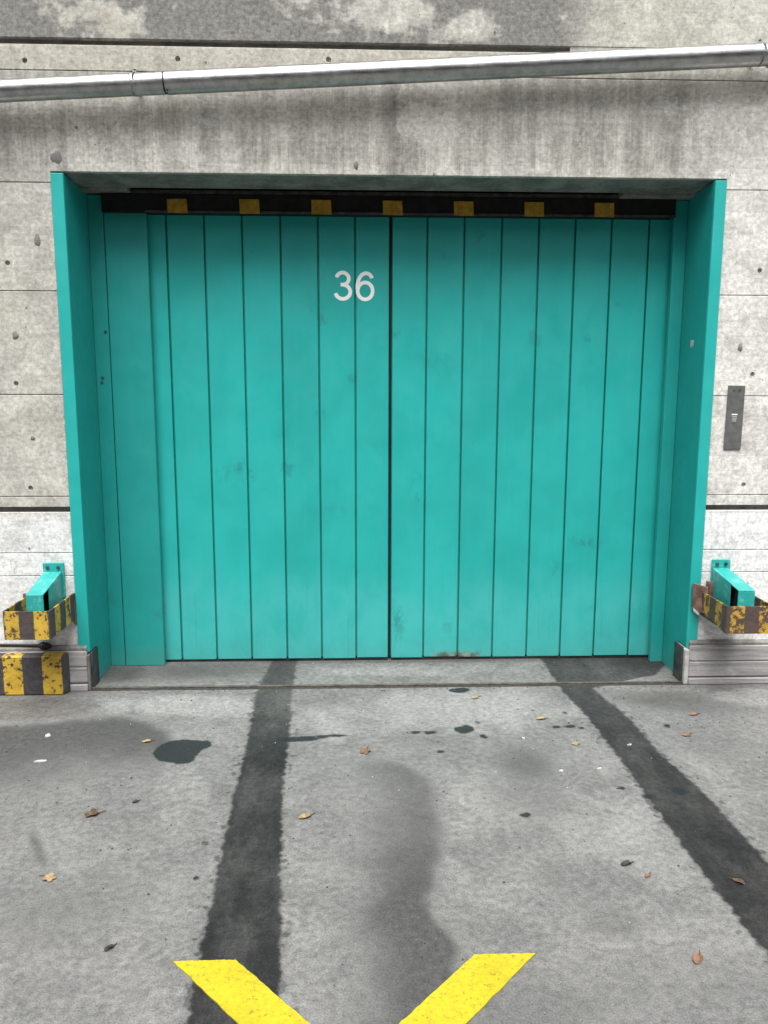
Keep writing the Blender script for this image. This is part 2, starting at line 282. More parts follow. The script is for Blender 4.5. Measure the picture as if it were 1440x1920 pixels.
# ------------------------------------------------------------------ mesh helpers
def link(name, me, mat, parent=None):
    o = bpy.data.objects.new(name, me); COL.objects.link(o)
    if mat and not me.materials: me.materials.append(mat)
    if parent is not None: o.parent = parent
    return o
def tag(o, label, cat, group=None):
    o['label'] = label; o['category'] = cat
    if group: o['group'] = group
    return o
def empty(name, loc, label, cat, group=None):
    o = bpy.data.objects.new(name, None); COL.objects.link(o); o.location = loc; o.empty_display_size = .1
    bpy.context.view_layer.update()
    return tag(o, label, cat, group)
def finish(bm, name, mat, parent, smooth=False):
    me = bpy.data.meshes.new(name)
    if parent is not None: bmesh.ops.translate(bm, verts=bm.verts, vec=-parent_world(parent))
    bmesh.ops.recalc_face_normals(bm, faces=bm.faces)
    if smooth:
        for f in bm.faces: f.smooth = True
    bm.to_mesh(me); bm.free(); return link(name, me, mat, parent)
def parent_world(p):
    v = Vector((0, 0, 0))
    while p is not None: v += p.location; p = p.parent
    return v
def bevel(bm, w_, seg=1):
    if w_ > 0: bmesh.ops.bevel(bm, geom=list(bm.edges), offset=w_, segments=seg, affect='EDGES', profile=.5, clamp_overlap=True)
def box(name, x0, x1, y0, y1, z0, z1, mat, parent=None, bw=.003, seg=1):
    bm = bmesh.new(); bmesh.ops.create_cube(bm, size=1)
    for v in bm.verts: v.co = Vector((x0+(v.co.x+.5)*(x1-x0), y0+(v.co.y+.5)*(y1-y0), z0+(v.co.z+.5)*(z1-z0)))
    bevel(bm, bw, seg); return finish(bm, name, mat, parent)
def prism(name, pts, axis, a0, a1, mat, parent=None, bw=.003):
    """outline pts in the plane across axis, extruded from a0 to a1; axis 'x': (y,z), 'y': (x,z), 'z': (x,y)"""
    bm = bmesh.new()
    def P(p, a): return {'x': (a, p[0], p[1]), 'y': (p[0], a, p[1]), 'z': (p[0], p[1], a)}[axis]
    A = [bm.verts.new(P(p, a0)) for p in pts]; B = [bm.verts.new(P(p, a1)) for p in pts]; n = len(pts)
    bm.faces.new(A); bm.faces.new(B[::-1])
    for i in range(n): bm.faces.new((A[i], A[(i+1) % n], B[(i+1) % n], B[i]))
    bmesh.ops.recalc_face_normals(bm, faces=bm.faces)
    bevel(bm, bw); return finish(bm, name, mat, parent)
def tube_bm(path, r, seg=24, cap=True):
    bm = bmesh.new(); rings = []
    for i, p in enumerate(path):
        p = Vector(p); d = (Vector(path[min(i+1, len(path)-1)])-Vector(path[max(i-1, 0)])).normalized()
        u = d.cross(Vector((0, 0, 1)));  u = u if u.length > 1e-4 else Vector((1, 0, 0)); u.normalize(); v = u.cross(d).normalized()
        rr = r[i] if isinstance(r, (list, tuple)) else r
        rings.append([bm.verts.new(p+u*(math.cos(2*math.pi*k/seg)*rr)+v*(math.sin(2*math.pi*k/seg)*rr)) for k in range(seg)])
    for a, b in zip(rings, rings[1:]):
        for k in range(seg): bm.faces.new((a[k], a[(k+1) % seg], b[(k+1) % seg], b[k]))
    if cap: bm.faces.new([bm.verts.new(v.co) for v in rings[0][::-1]]); bm.faces.new([bm.verts.new(v.co) for v in rings[-1]])   # own rim: keeps the end normals clean
    return bm
def tube(name, path, r, mat, parent=None, seg=24):
    o = finish(tube_bm(path, r, seg), name, mat, parent, True)
    return o
def set_s(o, fn):
    me = o.data; a = me.attributes.new('s', 'FLOAT', 'POINT'); off = parent_world(o.parent) if o.parent else Vector()
    for i, v in enumerate(me.vertices): a.data[i].value = fn(v.co+off)

# ------------------------------------------------------------------ ground with its stain fields
def interp(y, ys, vs): return np.interp(y, ys, vs)
def fields(x, y):
    # two wet tyre tracks running straight into the gate
    yl = [-6, -4.5, -2.06, -1.8, -1.53, -1.12, -.68, -.1, .38]
    cl = [-.30, -.36, -.495, -.511, -.526, -.55, -.562, -.598, -.585]; hl = [.14, .14, .120, .114, .108, .101, .100, .100, .080]
    yr = [-6, -4.5, -2.0, -1.6, -1.2, -.9, -.45, -.07, .10, .28, .38]
    cr = [1.25, 1.22, 1.125, 1.11, 1.10, 1.08, 1.068, 1.02, 1.22, 1.29, 1.30]; hr = [.13, .13, .128, .130, .125, .104, .106, .090, .30, .36, .37]
    wob = .006*np.sin(2.3*y+1.0)
    dl = interp(y, yl, hl)-np.abs(x-interp(y, yl, cl)-wob*.5)
    dr = interp(y, yr, hr)-np.abs(x-interp(y, yr, cr)+wob*.5)
    wet = np.maximum(dl, dr); 
    wa = np.where(dl > dr, np.interp(y, [-2.4, -.9, -.5, -.05, .05, .4], [1, 1, .93, .72, .80, .7]), np.interp(y, [-1.5, -.6, -.2, .0, .4], [1, .95, .86, .82, .85]))
    oil = np.full_like(x, -.3)
    def el(cx, cy, a, b, rot=0.0):
        nonlocal oil
        c, s = math.cos(rot), math.sin(rot); u = (x-cx)*c+(y-cy)*s; v = -(x-cx)*s+(y-cy)*c
        r = np.sqrt((u/a)**2+(v/b)**2); oil = np.maximum(oil, (1-r)*min(a, b))
    el(-.955, -.76, .105, .115); el(-.895, -.715, .085, .06, .35); el(-.91, -.84, .05, .05)
    el(.345, -.577, .050, .042); el(.36, -.565, .035, .04); el(.115, -.60, .030, .020); el(.185, -.607, .040, .020); el(.425, -.655, .019, .022)
    el(.79, -.56, .024, .018); el(.85, -.555, .032, .020); el(.905, -.575, .020, .018); el(.385, -.083, .058, .038); el(.475, -1.345, .022, .022)
    el(.42, -.50, .014, .02); el(.72, -.36, .012, .015); el(.87, -.40, .014, .02); el(.21, -.80, .02, .018); el(-.30, -.63, .09, .018, .06); el(-.42, -.655, .10, .03); el(-.27, -.625, .05, .014)
    el(1.13, -1.18, .03, .035); el(.99, -1.22, .03, .02); el(.90, -1.15, .02, .016); el(1.32, -.56, .016, .02); el(-.70, -1.50, .012, .02); el(-.69, -1.70, .010, .014); el(-.70, -1.93, .008, .012)
    def g(cx, cy, a, b, rot=0.0):
        c, s = math.cos(rot), math.sin(rot); u = (x-cx)*c+(y-cy)*s; v = -(x-cx)*s+(y-cy)*c
        return np.exp(-((u/a)**2+(v/b)**2)**1.5)
    dirt = np.zeros_like(x)
    sig = lambda t: 1/(1+np.exp(-np.clip(t, -30, 30)))
    rag = .012*np.sin(31*x+5)*np.sin(27*y)+.010*np.sin(13*y+2)*np.sin(9*x)
    # pool stain before the gate: hard right edge, fades to the left
    xr = interp(y, [-3.2, -2.5, -2.3, -2.06, -1.92, -1.82, -1.72, -1.4, -1.14, -1.0, -.88, -.78], [.05, .10, .13, .118, .07, .055, .115, .150, .158, .105, .01, -.10])+rag
    d = xr-x; top = interp(y, [-3.4, -2.9, -1.9, -1.7, -1.5, -.95, -.78], [0, 1.05, 1.15, 1.0, .76, .66, .0])
    dirt = np.maximum(dirt, top*sig(d/.016)*np.exp(-(np.clip(d, 0, 9)/interp(y, [-2.3, -1.8, -1.6, -.8], [.30, .22, .34, .30]))**2))
    # damp patch below the bumper block: hard upper edge, fades towards the camera
    yu = interp(x, [-2.6, -1.9, -1.6, -1.4, -1.25, -1.12, -1.03, -.95, -.88, -.75], [-.55, -.50, -.43, -.385, -.40, -.49, -.58, -.70, -1.0, -1.7])+rag
    d = yu-y; dirt = np.maximum(dirt, 1.0*sig(d/.026)*sig((-.98-x)/.04)*np.exp(-(np.clip(d, 0, 9)/interp(x, [-2.2, -1.3, -.9], [1.0, .60, .32]))**2))
    for a, m in [((.56, -.93, .17, .22, 0), .62), ((.52, -1.2, .25, .25, 0), .42), ((1.50, -.30, .36, .16, -.2), .55), ((1.45, -.75, .22, .3, 0), .30), ((-1.33, -2.05, .12, .25, 0), .75), ((.62, -1.95, .12, .10, 0), .45), ((.25, -2.3, .3, .14, 0), .45),
                 ((-1.05, -1.85, .3, .2, .4), .38), ((-1.275, -1.515, .17, .022, -1.04), .62), ((.5, -1.75, .10, .1, 0), .40), ((-1.0, .25, .5, .2, 0), .62), ((-1.5, .22, .25, .2, 0), .70), ((.0, .37, 1.5, .045, 0), .60), ((1.5, .3, .3, .15, 0), .5), ((.72, -2.25, .5, .2, 0), .3)]:
        dirt = np.maximum(dirt, m*g(*a))
    pale = np.zeros_like(x)
    for a, m in [((.35, -.33, .75, .33, 0), .75), ((-.95, -.25, .65, .18, -.15), .78), ((-.2, -.45, .5, .3, 0), .62), ((1.95, -.22, .32, .14, 0), 1.0), ((.75, -1.35, .35, .5, .1), .48), ((.35, -1.25, .25, .4, 0), .55), ((-.87, -1.05, .2, .45, 0), .5),
                 ((.2, .2, .75, .13, 0), .62), ((1.35, -1.2, .2, .6, 0), .40), ((-.1, .2, .35, .1, 0), .7)]: pale = np.maximum(pale, m*g(*a))
    warm = np.zeros_like(x)
    for a, m in [((-1.78, -.27, .32, .14, 0), 1.3), ((1.42, -.20, .4, .12, 0), .7), ((-1.3, .2, .4, .2, 0), .5), ((.6, .36, .9, .06, 0), .6)]: warm = np.maximum(warm, m*g(*a))
    return dict(wet=np.clip(wet, -.3, .3), wetamt=wa, oil=oil, dirt=dirt, pale=pale, warm=warm)
def grid(name, xs, ys, z, mat, noise=0.0):
    X, Yv = np.meshgrid(xs, ys); nx, ny = len(xs), len(ys)
    Zv = np.full_like(X, z)
    if noise: Zv = Zv+noise*(np.sin(X*2.1+.3)*np.sin(Yv*2.7+1)+.5*np.sin(X*5.3+Yv*3.1))
    co = np.stack([X, Yv, Zv], -1).reshape(-1, 3)
    i = np.arange((ny-1)*(nx-1)); r, c = i//(nx-1), i % (nx-1); a = r*nx+c
    fc = np.stack([a, a+1, a+1+nx, a+nx], -1)
    me = bpy.data.meshes.new(name); me.vertices.add(len(co)); me.vertices.foreach_set('co', co.ravel().astype(np.float32))
    me.loops.add(fc.size); me.loops.foreach_set('vertex_index', fc.ravel().astype(np.int32))
    me.polygons.add(len(fc)); me.polygons.foreach_set('loop_start', (np.arange(len(fc))*4).astype(np.int32)); me.polygons.foreach_set('loop_total', np.full(len(fc), 4, np.int32))
    me.update(); me.validate()
    for kx, v in fields(co[:, 0], co[:, 1]).items():
        at = me.attributes.new(kx, 'FLOAT', 'POINT'); at.data.foreach_set('value', v.astype(np.float32))
    return link(name, me, mat)
xs = np.r_[-80, -40, -20, -10, -6, -4, np.arange(-2.9, 2.9, .016), 4, 6, 10, 20, 40, 80]
ys = np.r_[-80, -40, -20, -10, -7, -5.5, -4.5, np.arange(-3.6, -.016, .016), -.016]
g = grid('ground', xs, ys, 0.0, GROUND, 0.0); g['kind'] = 'structure'
s = grid('door_sill', np.arange(-1.60, 1.665, .016), np.r_[np.arange(0.0, .47, .016), .48], 0.006, GROUND); s['kind'] = 'structure'
u = box('yard_subbase', -80, 80, -80, 6, -.30, -.012, CORE, None, 0); u['kind'] = 'structure'

e = empty('threshold_edge', (.04, -.008, -.01), 'thin rusty steel edging strip set in the floor before the teal gate', 'edging')
box('angle_bar', -1.585, 1.645, -.0145, -.0005, -.012, .010, EDGE, e, .002)
for xa, xb in ((-1.585, -.55), (-.549, .62), (.621, 1.645)): box('joint_filler', xa, xb, -.0400, -.0148, -.012, .0015, JOINT, e, .001)

# ------------------------------------------------------------------ wall
TIES = [(-1.722, 3.119), (-1.003, 3.137), (-.286, 3.145), (1.853, 3.150), (-1.867, 2.192), (-1.865, 1.608), (-1.828, 1.079), (1.889, 2.183), (1.890, 1.664), (1.886, 1.090),
        (-2.44, 3.12), (-2.58, 2.19), (-2.58, 1.61), (-2.55, 1.09), (2.60, 2.18), (2.60, 1.66), (2.60, 1.09), (2.57, 3.14), (-1.2, 3.5), (-.5, 3.5), (.9, 3.5), (1.7, 3.48)]
wall = empty('concrete_wall', (0, .2, 0), 'board-marked grey concrete wall with tie holes and horizontal joints round the gate', 'wall')
G = .0016
OXL, OXR, ZL = -1.6315, 1.6875, 2.621
def panel(pts):
    xs_ = [p[0] for p in pts]; zs_ = [p[1] for p in pts]
    bm = bmesh.new(); A = [bm.verts.new((p[0], .0, p[1])) for p in pts]; B = [bm.verts.new((p[0], .045, p[1])) for p in pts]; n = len(pts)
    fr = bm.faces.new(A); bm.faces.new(B[::-1])
    for i in range(n): bm.faces.new((A[i], A[(i+1) % n], B[(i+1) % n], B[i]))
    bmesh.ops.recalc_face_normals(bm, faces=bm.faces)
    ed = [e_ for e_ in bm.edges if all(abs(v.co.y) < 1e-6 for v in e_.verts)]
    bmesh.ops.bevel(bm, geom=ed, offset=.0022, segments=1, affect='EDGES')
    o = finish(bm, 'concrete_panel', WALL, wall)
    holes = [(x, z) for x, z in TIES if min(xs_)+.03 < x < max(xs_)-.03 and min(zs_)+.03 < z < max(zs_)-.03]
    holes = [h for h in holes if not (OXL-.03 < h[0] < OXR+.03 and h[1] < ZL+.03)]
    if holes:
        cb = bmesh.new()
        for x, z in holes:
            m = Matrix.Translation((x, -.008, z)) @ Matrix.Rotation(math.radians(-90), 4, 'X')
            bmesh.ops.create_cone(cb, cap_ends=True, segments=18, radius1=.0165, radius2=.011, depth=.05, matrix=m)
        bmesh.ops.recalc_face_normals(cb, faces=cb.faces)
        bmesh.ops.translate(cb, verts=cb.verts, vec=-parent_world(wall)); cm = bpy.data.meshes.new('cut'); cb.to_mesh(cm); cb.free()
        co = bpy.data.objects.new('cut', cm); COL.objects.link(co); co.parent = wall
        md = o.modifiers.new('b', 'BOOLEAN'); md.object = co; md.operation = 'DIFFERENCE'; md.solver = 'EXACT'
        dg = bpy.context.evaluated_depsgraph_get(); me = bpy.data.meshes.new_from_object(o.evaluated_get(dg))
        o.modifiers.clear(); o.data = me; bpy.data.objects.remove(co)
    return o
def rect(x0, x1, z0, z1): return [(x0+G, z0+G), (x1-G, z0+G), (x1-G, z1-G), (x0+G, z1-G)]
XO = [-9.0, -3.15, 3.21, 9.0]
for z0, z1 in ((3.73, 4.24), (4.24, 4.75), (4.75, 5.26), (5.26, 6.2), (3.219, 3.73), (3.077, 3.193)):
    for a, b in zip(XO, XO[1:]): panel(rect(a, b, z0, z1))
panel(rect(-9, -3.15, 2.57, 3.077)); panel(rect(3.21, 9, 2.57, 3.077))
panel([(-3.15+G, 2.57+G), (OXL-G, 2.57+G), (OXL-G, ZL), (OXR+G, ZL), (OXR+G, 2.57+G), (3.21-G, 2.57+G), (3.21-G, 3.077-G), (-3.15+G, 3.077-G)])
for z0, z1 in ((2.06, 2.57), (1.553, 2.06), (1.035, 1.553), (.979, 1.035), (.739, .954), (.617, .739), (.2, .617)):
    for a, b in ((-9, -3.15), (-3.15, OXL), (OXR, 3.21), (3.21, 9)): panel(rect(a, b, z0, z1))
box('mortar_filler', .88, 9, .003, .045, 3.191, 3.221, WALL, wall, 0)
# thick body behind the face panels, the lintel, the recess over the gate and the dark space behind it
box('wall_core', -9, -1.5825, .030, .80, -.2, 2.70, CORE, wall, 0); box('wall_core', 1.6405, 9, .030, .80, -.2, 2.70, CORE, wall, 0)
box('wall_core', -9, 9, .030, .238, 2.70, 6.2, CORE, wall, 0); box('wall_core', -9, 9, .238, .80, 2.90, 6.2, CORE, wall, 0)
box('light_stop_wall', -1.60, 1.66, .62, .80, -.2, 2.90, CORE, wall, 0)  # unseen slab added close behind the gate to stop light leaking in
prism('lintel_soffit', [(.0025, 2.623), (.238, 2.604), (.238, 2.72), (.0025, 2.72)], 'x', -1.5823, 1.6403, SOFFIT, wall, .003)
box('soffit_block', -1.5823, -1.335, .2385, .330, 2.594, 2.76, SOFFIT, wall, .004); box('soffit_block', 1.245, 1.6403, .2385, .330, 2.590, 2.76, SOFFIT, wall, .004)
def plug(x, z, rx, rz):
    bm = bmesh.new(); n = 16; c = bm.verts.new((x, -.0035, z)); R1 = []; R2 = []
    for i in range(n):
        a = 2*math.pi*i/n; j = 1+.10*math.sin(3*a+x*9)+.05*math.cos(5*a)
        R1.append(bm.verts.new((x+rx*.8*j*math.cos(a), -.003, z+rz*.8*j*math.sin(a)))); R2.append(bm.verts.new((x+rx*j*math.cos(a), .001, z+rz*j*math.sin(a))))
    for i in range(n):
        k = (i+1) % n; bm.faces.new((c, R1[i], R1[k])); bm.faces.new((R1[i], R2[i], R2[k], R1[k]))
    finish(bm, 'mortar_plug', PLUG, wall, True)
for a in ((-1.715, 2.301, .016, .032), (-1.852, 1.844, .017, .022), (-1.80, 1.335, .012, .012), (1.815, 1.80, .013, .022), (-1.60, 2.685, .030, .030), (-.155, 2.665, .012, .022)): plug(*a)

# ------------------------------------------------------------------ warehouse across the yard (behind the photographer)
ob = empty('warehouse', (0, -13, 0), 'long dark brick warehouse closing the far side of the yard', 'building')
WBR = mat_conc('dark_brickwork', (.075, .062, .055), (.14, .115, .10), 3.0); WGL = mat_simple('dark_window_glass', (.01, .012, .014), (.02, .022, .025), .12, 0, 3, .02)
box('wall', -40, 40, -19, -12.2, -.2, 7.6, WBR, ob, 0); box('parapet', -40.1, 40.1, -12.35, -12.05, 7.6, 7.95, WBR, ob, 0); box('roof', -40, 40, -19, -12.36, 7.6, 7.75, DARK, ob, 0)
for i in range(-6, 7):
    for z in (1.2, 4.6):
        if i % 3 == 0 and z < 2: box('gate', i*3.2-1.5, i*3.2+1.5, -12.19, -12.12, 0, 3.1, STEEL, ob, 0)
        else:
            wd_ = box('window', i*3.2-.9, i*3.2+.9, -12.19, -12.13, z, z+1.6, STEEL, ob, 0)
            for q in (-.84, .03): box('pane', i*3.2+q, i*3.2+q+.81, -12.125, -12.118, z+.06, z+1.54, WGL, wd_, 0)

# ------------------------------------------------------------------ gate frame
fr = empty('gate_frame', (.03, .1, 0), 'teal painted steel frame lining the opening round the sliding gate', 'frame')
box('front_flange', -1.630, -1.570, -.012, .0, .205, 2.612, TEALF, fr, .003, 2); box('front_flange', 1.628, 1.686, -.012, .0, .195, 2.612, TEALF, fr, .003, 2)
for xa, xb in ((-1.5815, -1.570), (1.628, 1.6395)):
    prism('reveal_plate', [(.0005, .205), (.092, .205), (.092, .0065), (.345, .0065), (.345, 2.594), (.0005, 2.613)], 'x', xa, xb, TEALR, fr, .0015)  # same steel as the flange; its shade is put into the darker colour
box('rear_strip', -1.5695, -1.4905, .3305, .348, .0065, 2.590, TEALR, fr, .002)
sp = box('side_panel', -1.4865, -1.265, .3290, .352, .0065, 2.528, TEALR, fr, .003)
box('return_edge', -1.2765, -1.266, .3525, .368, .0065, 2.50, TEALR, fr, .001)
box('rear_strip', 1.557, 1.6275, .3085, .345, .0065, 2.588, TEALR, fr, .004, 2)
for x, z in ((-1.507, 1.885), (-1.535, 1.64), (-1.54, 1.615)):
    bm = tube_bm([(x, .3315, z), (x, .327, z)], .0075, 12); finish(bm, 'screw_head', STEEL, fr, True)

# ------------------------------------------------------------------ two sliding leaves of vertical planks
ZB, ZTOP, GAP = .022, 2.575, .0046
DY = .381
def leaf(lines, label, name='sliding_gate_leaf'):
    r = empty(name, ((lines[0]+lines[-1])/2, DY+.03, .02), label, 'gate')
    for a, b in zip(lines, lines[1:]):
        d = random.uniform(-.002, .002)
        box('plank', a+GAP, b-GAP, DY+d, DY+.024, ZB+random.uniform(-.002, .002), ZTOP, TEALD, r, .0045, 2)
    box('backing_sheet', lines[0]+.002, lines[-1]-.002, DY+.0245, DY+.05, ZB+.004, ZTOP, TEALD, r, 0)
    box('bottom_seal', lines[0]+.004, lines[-1]-.004, DY+.006, DY+.03, .0065, ZB-.003, RUBBER, r, .001)
    return r
left = leaf([-1.379, -1.1745, -.9725, -.770, -.5645, -.3625, -.162, .0265], 'teal planked sliding gate leaf bearing the white number 36')
right = leaf([.0375, .2305, .4325, .637, .8405, 1.040, 1.240, 1.447, 1.600], 'teal planked sliding gate leaf without a number, rust stain at its foot')
box('meeting_post', .0268, .0372, DY+.030, DY+.06, .01, ZTOP, RUBBER, left, 0)
def digit(strokes, x0, x1, z0, z1, wd):
    """figure drawn as flat vinyl ribbons; strokes are centre lines in a 0..1 box"""
    bm = bmesh.new()
    for si, st in enumerate(strokes):
        C = [Vector((x0+wd/2+p[0]*(x1-x0-wd), 0, z0+wd/2+p[1]*(z1-z0-wd))) for p in st]; ring = []
        for i, c in enumerate(C):
            d = (C[min(i+1, len(C)-1)]-C[max(i-1, 0)]).normalized(); nn = Vector((-d.z, 0, d.x))*wd/2
            y = DY-.0022-.0004*si
            ring.append([bm.verts.new((c+nn)+Vector((0, y, 0))), bm.verts.new((c-nn)+Vector((0, y, 0))), bm.verts.new((c-nn)+Vector((0, DY-.0005, 0))), bm.verts.new((c+nn)+Vector((0, DY-.0005, 0)))])
        for a_, b_ in zip(ring, ring[1:]):
            for k in range(4): bm.faces.new((a_[k], b_[k], b_[(k+1) % 4], a_[(k+1) % 4]))
        bm.faces.new(ring[0][::-1]); bm.faces.new(ring[-1])
    return finish(bm, 'digit', WHITE, left)
def arc(cx_, cz_, rx, rz, a0, a1, n=28): return [(cx_+rx*math.cos(math.radians(a0+(a1-a0)*i/n)), cz_+rz*math.sin(math.radians(a0+(a1-a0)*i/n))) for i in range(n+1)]
digit([arc(.47, .77, .43, .23, 168, -90), [(.33, .54), (.47, .54)]+arc(.48, .27, .52, .27, 90, -168)], -.277, -.179, 2.060, 2.219, .0200)
digit([arc(.51, .325, .49, .325, 0, 360, 44), arc(.56, .46, .56, .54, 188, 90, 22)+arc(.56, .76, .40, .24, 88, 12, 12)], -.160, -.057, 2.058, 2.216, .0200)

# overhead track with yellow tabs
tr = empty('overhead_track', (.03, .33, 2.5), 'black overhead sliding track above the teal gate with yellow tabs', 'track')
box('beam', -1.488, 1.5565, .300, .372, 2.497, 2.592, DARK, tr, .003); box('lower_lip', -1.262, 1.5560, .294, .2995, 2.4955, 2.507, STEEL, tr, .001)
box('upper_rail', -1.33, 1.24, .345, .385, 2.635, 2.70, DARK, tr, .004); box('roller_guide', -1.33, 1.24, .302, .330, 2.5925, 2.612, STEEL, tr, .002)
for i in range(7):
    x0 = -1.145+.3765*i; prism('yellow_tab', [(x0, 2.566-.004*(i == 0)), (x0+.103, 2.566), (x0+.107, 2.493), (x0+.002, 2.494)], 'y', .2905, .2938, TAPE, tr, .0006)
    box('tab_fixing', x0+.02, x0+.08, .2938, .2998, 2.512, 2.555, DARK, tr, 0)

# ------------------------------------------------------------------ kerbs beside the opening
def kerb(side, label):
    a, b = (1.640, 9.0) if side > 0 else (-9.0, -1.582)
    r = empty('stacked_kerb', (side*1.8, -.01, 0), label, 'kerb')
    f = .0
    cuts = [a, 2.9, 4.4, 6.4, b] if side > 0 else [a, -6.4, -4.4, -2.9, b]
    for p, q in zip(cuts, cuts[1:]):
        box('upper_board', p+.001, q-.001, -.032, -.001, .130, .218, TIMBER, r, .005); box('lower_board', p+.001, q-.001, -.033, -.001, .042, .1275, TIMBER, r, .005)
        box('foot_strip', p+.001, q-.001, -.042, -.001, .0005, .036, TIMBER, r, .004)
        prism('sloped_coping', [(-.028, .2185), (-.001, .2185), (-.001, .243), (-.016, .241), (-.028, .232)], 'x', p+.001, q-.001, SOFFIT, r, .002)
        box('kerb_core', p, q, -.020, .030, .002, .2180, CORE, r, 0)
    e0, e1 = (1.604, 1.6395) if side > 0 else (-1.5815, -1.560)
    box('end_post', e0+.012 if side > 0 else e0, e1 if side > 0 else e1-.010, -.036, .090, .0005, .196, PALE if side > 0 else CORE, r, .004)
    box('end_plate', e0 if side > 0 else e1-.0095, e0+.0115 if side > 0 else e1, -.012, 0.0905, .0005, .205, STEEL, r, .002)
    return r
kerb(1, 'bare grey kerb of stacked weathered boards below the rusty guard'); kerb(-1, 'grey kerb of stacked weathered boards behind the striped bumper block')

hb = empty('striped_bumper_block', (-1.85, -.065, 0), 'low yellow and black striped bumper block standing on the floor', 'bumper')
b = prism('block_body', [(-2.42, -.0335), (-2.42, -.094), (-1.700, -.094), (-1.672, -.060), (-1.672, -.0335)], 'z', .0005, .214, HAZB, hb, .007); set_s(b, lambda v: v.x+(.0 if v.y < -.08 else .0))
for x in (-1.745, -1.945, -2.2): 
    bm = tube_bm([(x, -.093, .17), (x, -.097, .17)], .007, 10); finish(bm, 'bolt_head', STEEL, hb, True)

# ------------------------------------------------------------------ sensor brackets inside striped guards
def bracket(xw0, xw1, xf0, xf1, inner, label):
    r = empty('arm_bracket', ((xw0+xw1)/2, 0, .55), label, 'bracket')
    yf, zw, zf = -.335, .643, .603
    box('wall_plate', xw0-.004, xw1+.012, -.012, .0, .50, .690, TEALB, r, .003)
    for dx in (.022, xw1-xw0-.016):
        finish(tube_bm([(xw0+dx, -.0125, .665), (xw0+dx, -.021, .665)], .009, 6), 'bolt_head', STEEL, r)
    def quad_plate(name, P, t):
        bm = bmesh.new(); t = Vector(t); A = [bm.verts.new(Vector(p)) for p in P]; B = [bm.verts.new(Vector(p)+t) for p in P]
        bm.faces.new(A); bm.faces.new(B[::-1])
        for i in range(4): bm.faces.new((A[i], A[(i+1) % 4], B[(i+1) % 4], B[i]))
        bmesh.ops.recalc_face_normals(bm, faces=bm.faces); bevel(bm, .0015); return finish(bm, name, TEALB, r)
    quad_plate('top_cover', [(xw0, -.0125, zw), (xw1, -.0125, zw), (xf1, yf, zf), (xf0, yf, zf)], (0, 0, -.006))
    quad_plate('front_plate', [(xf0, yf+.0005, zf-.0065), (xf1, yf+.0005, zf-.0065), (xf1, yf+.0005, .42), (xf0, yf+.0005, .42)], (0, .006, 0))
    t = .70
    for s_ in (0, 1):
        xa = (xw0, xw1-.006)[s_]; xb = (xf0, xf1-.006)[s_]; xc = xa+(xb-xa)*t; yc = -.0125+(yf+.0125)*t; zc = zw+(zf-zw)*t
        quad_plate('side_plate', [(xa, -.0125, zw-.0065), (xc, yc, zc-.0065), (xc, yc, .44), (xa, -.0125, .44)], (.006, 0, 0))
    box('arm_core', min(xw0, xf0)+.030, max(xw0, xf0)+.036, -.315, -.0125, .46, .585, RUBBER, r, .002)
    box('arm_foot', (xw0+xw1)/2-.04, (xw0+xw1)/2+.04, -.30, -.0125, .40, .4595, RUBBER, r, .002)
    return r
bracket(-1.784, -1.692, -1.750, -1.668, 1, 'teal steel arm bracket inside the yellow striped guard beside the bumper block')
bracket(1.744, 1.828, 1.734, 1.818, -1, 'teal steel arm bracket inside the rusty brown guard')

def band(name, pts, z0, z1, t, mat, parent, sfn=None):
    """bent flat steel strip along pts (x, y), thickness t"""
    bm = bmesh.new(); n = len(pts); V = []
    P = [Vector((p[0], p[1], 0)) for p in pts]
    for i in range(n):
        d0 = (P[i]-P[i-1]).normalized() if i else (P[1]-P[0]).normalized(); d1 = (P[i+1]-P[i]).normalized() if i < n-1 else d0
        nn = ((d0+d1).normalized()).cross(Vector((0, 0, 1))); nn = nn/max(.4, nn.dot(d0.cross(Vector((0, 0, 1)))))
        q = P[i]-nn*t
        za, zb = (z0[i], z1[i]) if isinstance(z0, (list, tuple)) else (z0, z1)
        V.append([bm.verts.new((P[i].x, P[i].y, za)), bm.verts.new((P[i].x, P[i].y, zb)), bm.verts.new((q.x, q.y, zb)), bm.verts.new((q.x, q.y, za))])
    for a, b_ in zip(V, V[1:]):
        for k in range(4): bm.faces.new((a[k], b_[k], b_[(k+1) % 4], a[(k+1) % 4]))
    bm.faces.new(V[0][::-1]); bm.faces.new(V[-1])
    o = finish(bm, name, mat, parent)
    L = [0]
    for i in range(1, n): L.append(L[-1]+(P[i]-P[i-1]).length)
    at = o.data.attributes.new('s', 'FLOAT', 'POINT')
    for i in range(n):
        for k in range(4): at.data[i*4+k].value = sfn(L[i], pts[i])
    return o
gl = empty('striped_guard', (-1.745, 0, .45), 'yellow and black striped steel guard on the wall above the bumper block', 'guard')
pl = [(-1.862, -.012), (-1.862, -.34), (-1.856, -.352), (-1.648, -.352), (-1.640, -.345), (-1.637, -.33), (-1.637, -.013)]
band('guard_band', pl, .385, .525, .008, HAZL, gl, lambda L, p: L-.34-1.862)
box('mounting_flange', -1.900, -1.8625, -.0120, -.0005, .385, .525, RUST, gl, .002); box('mounting_flange', -1.6450, -1.6330, -.0125, -.0005, .36, .525, RUST, gl, .001)
box('base_plate', -1.8535, -1.646, -.3435, -.0125, .3855, .399, RUST, gl, .002)
gr = empty('rusty_guard', (1.77, 0, .45), 'rusty brown guard with flaking yellow stripes and a bent end plate', 'guard')
pr_ = [(1.680, -.0155), (1.676, -.33), (1.677, -.345), (1.686, -.352), (1.908, -.352), (1.914, -.342), (1.914, -.012)]
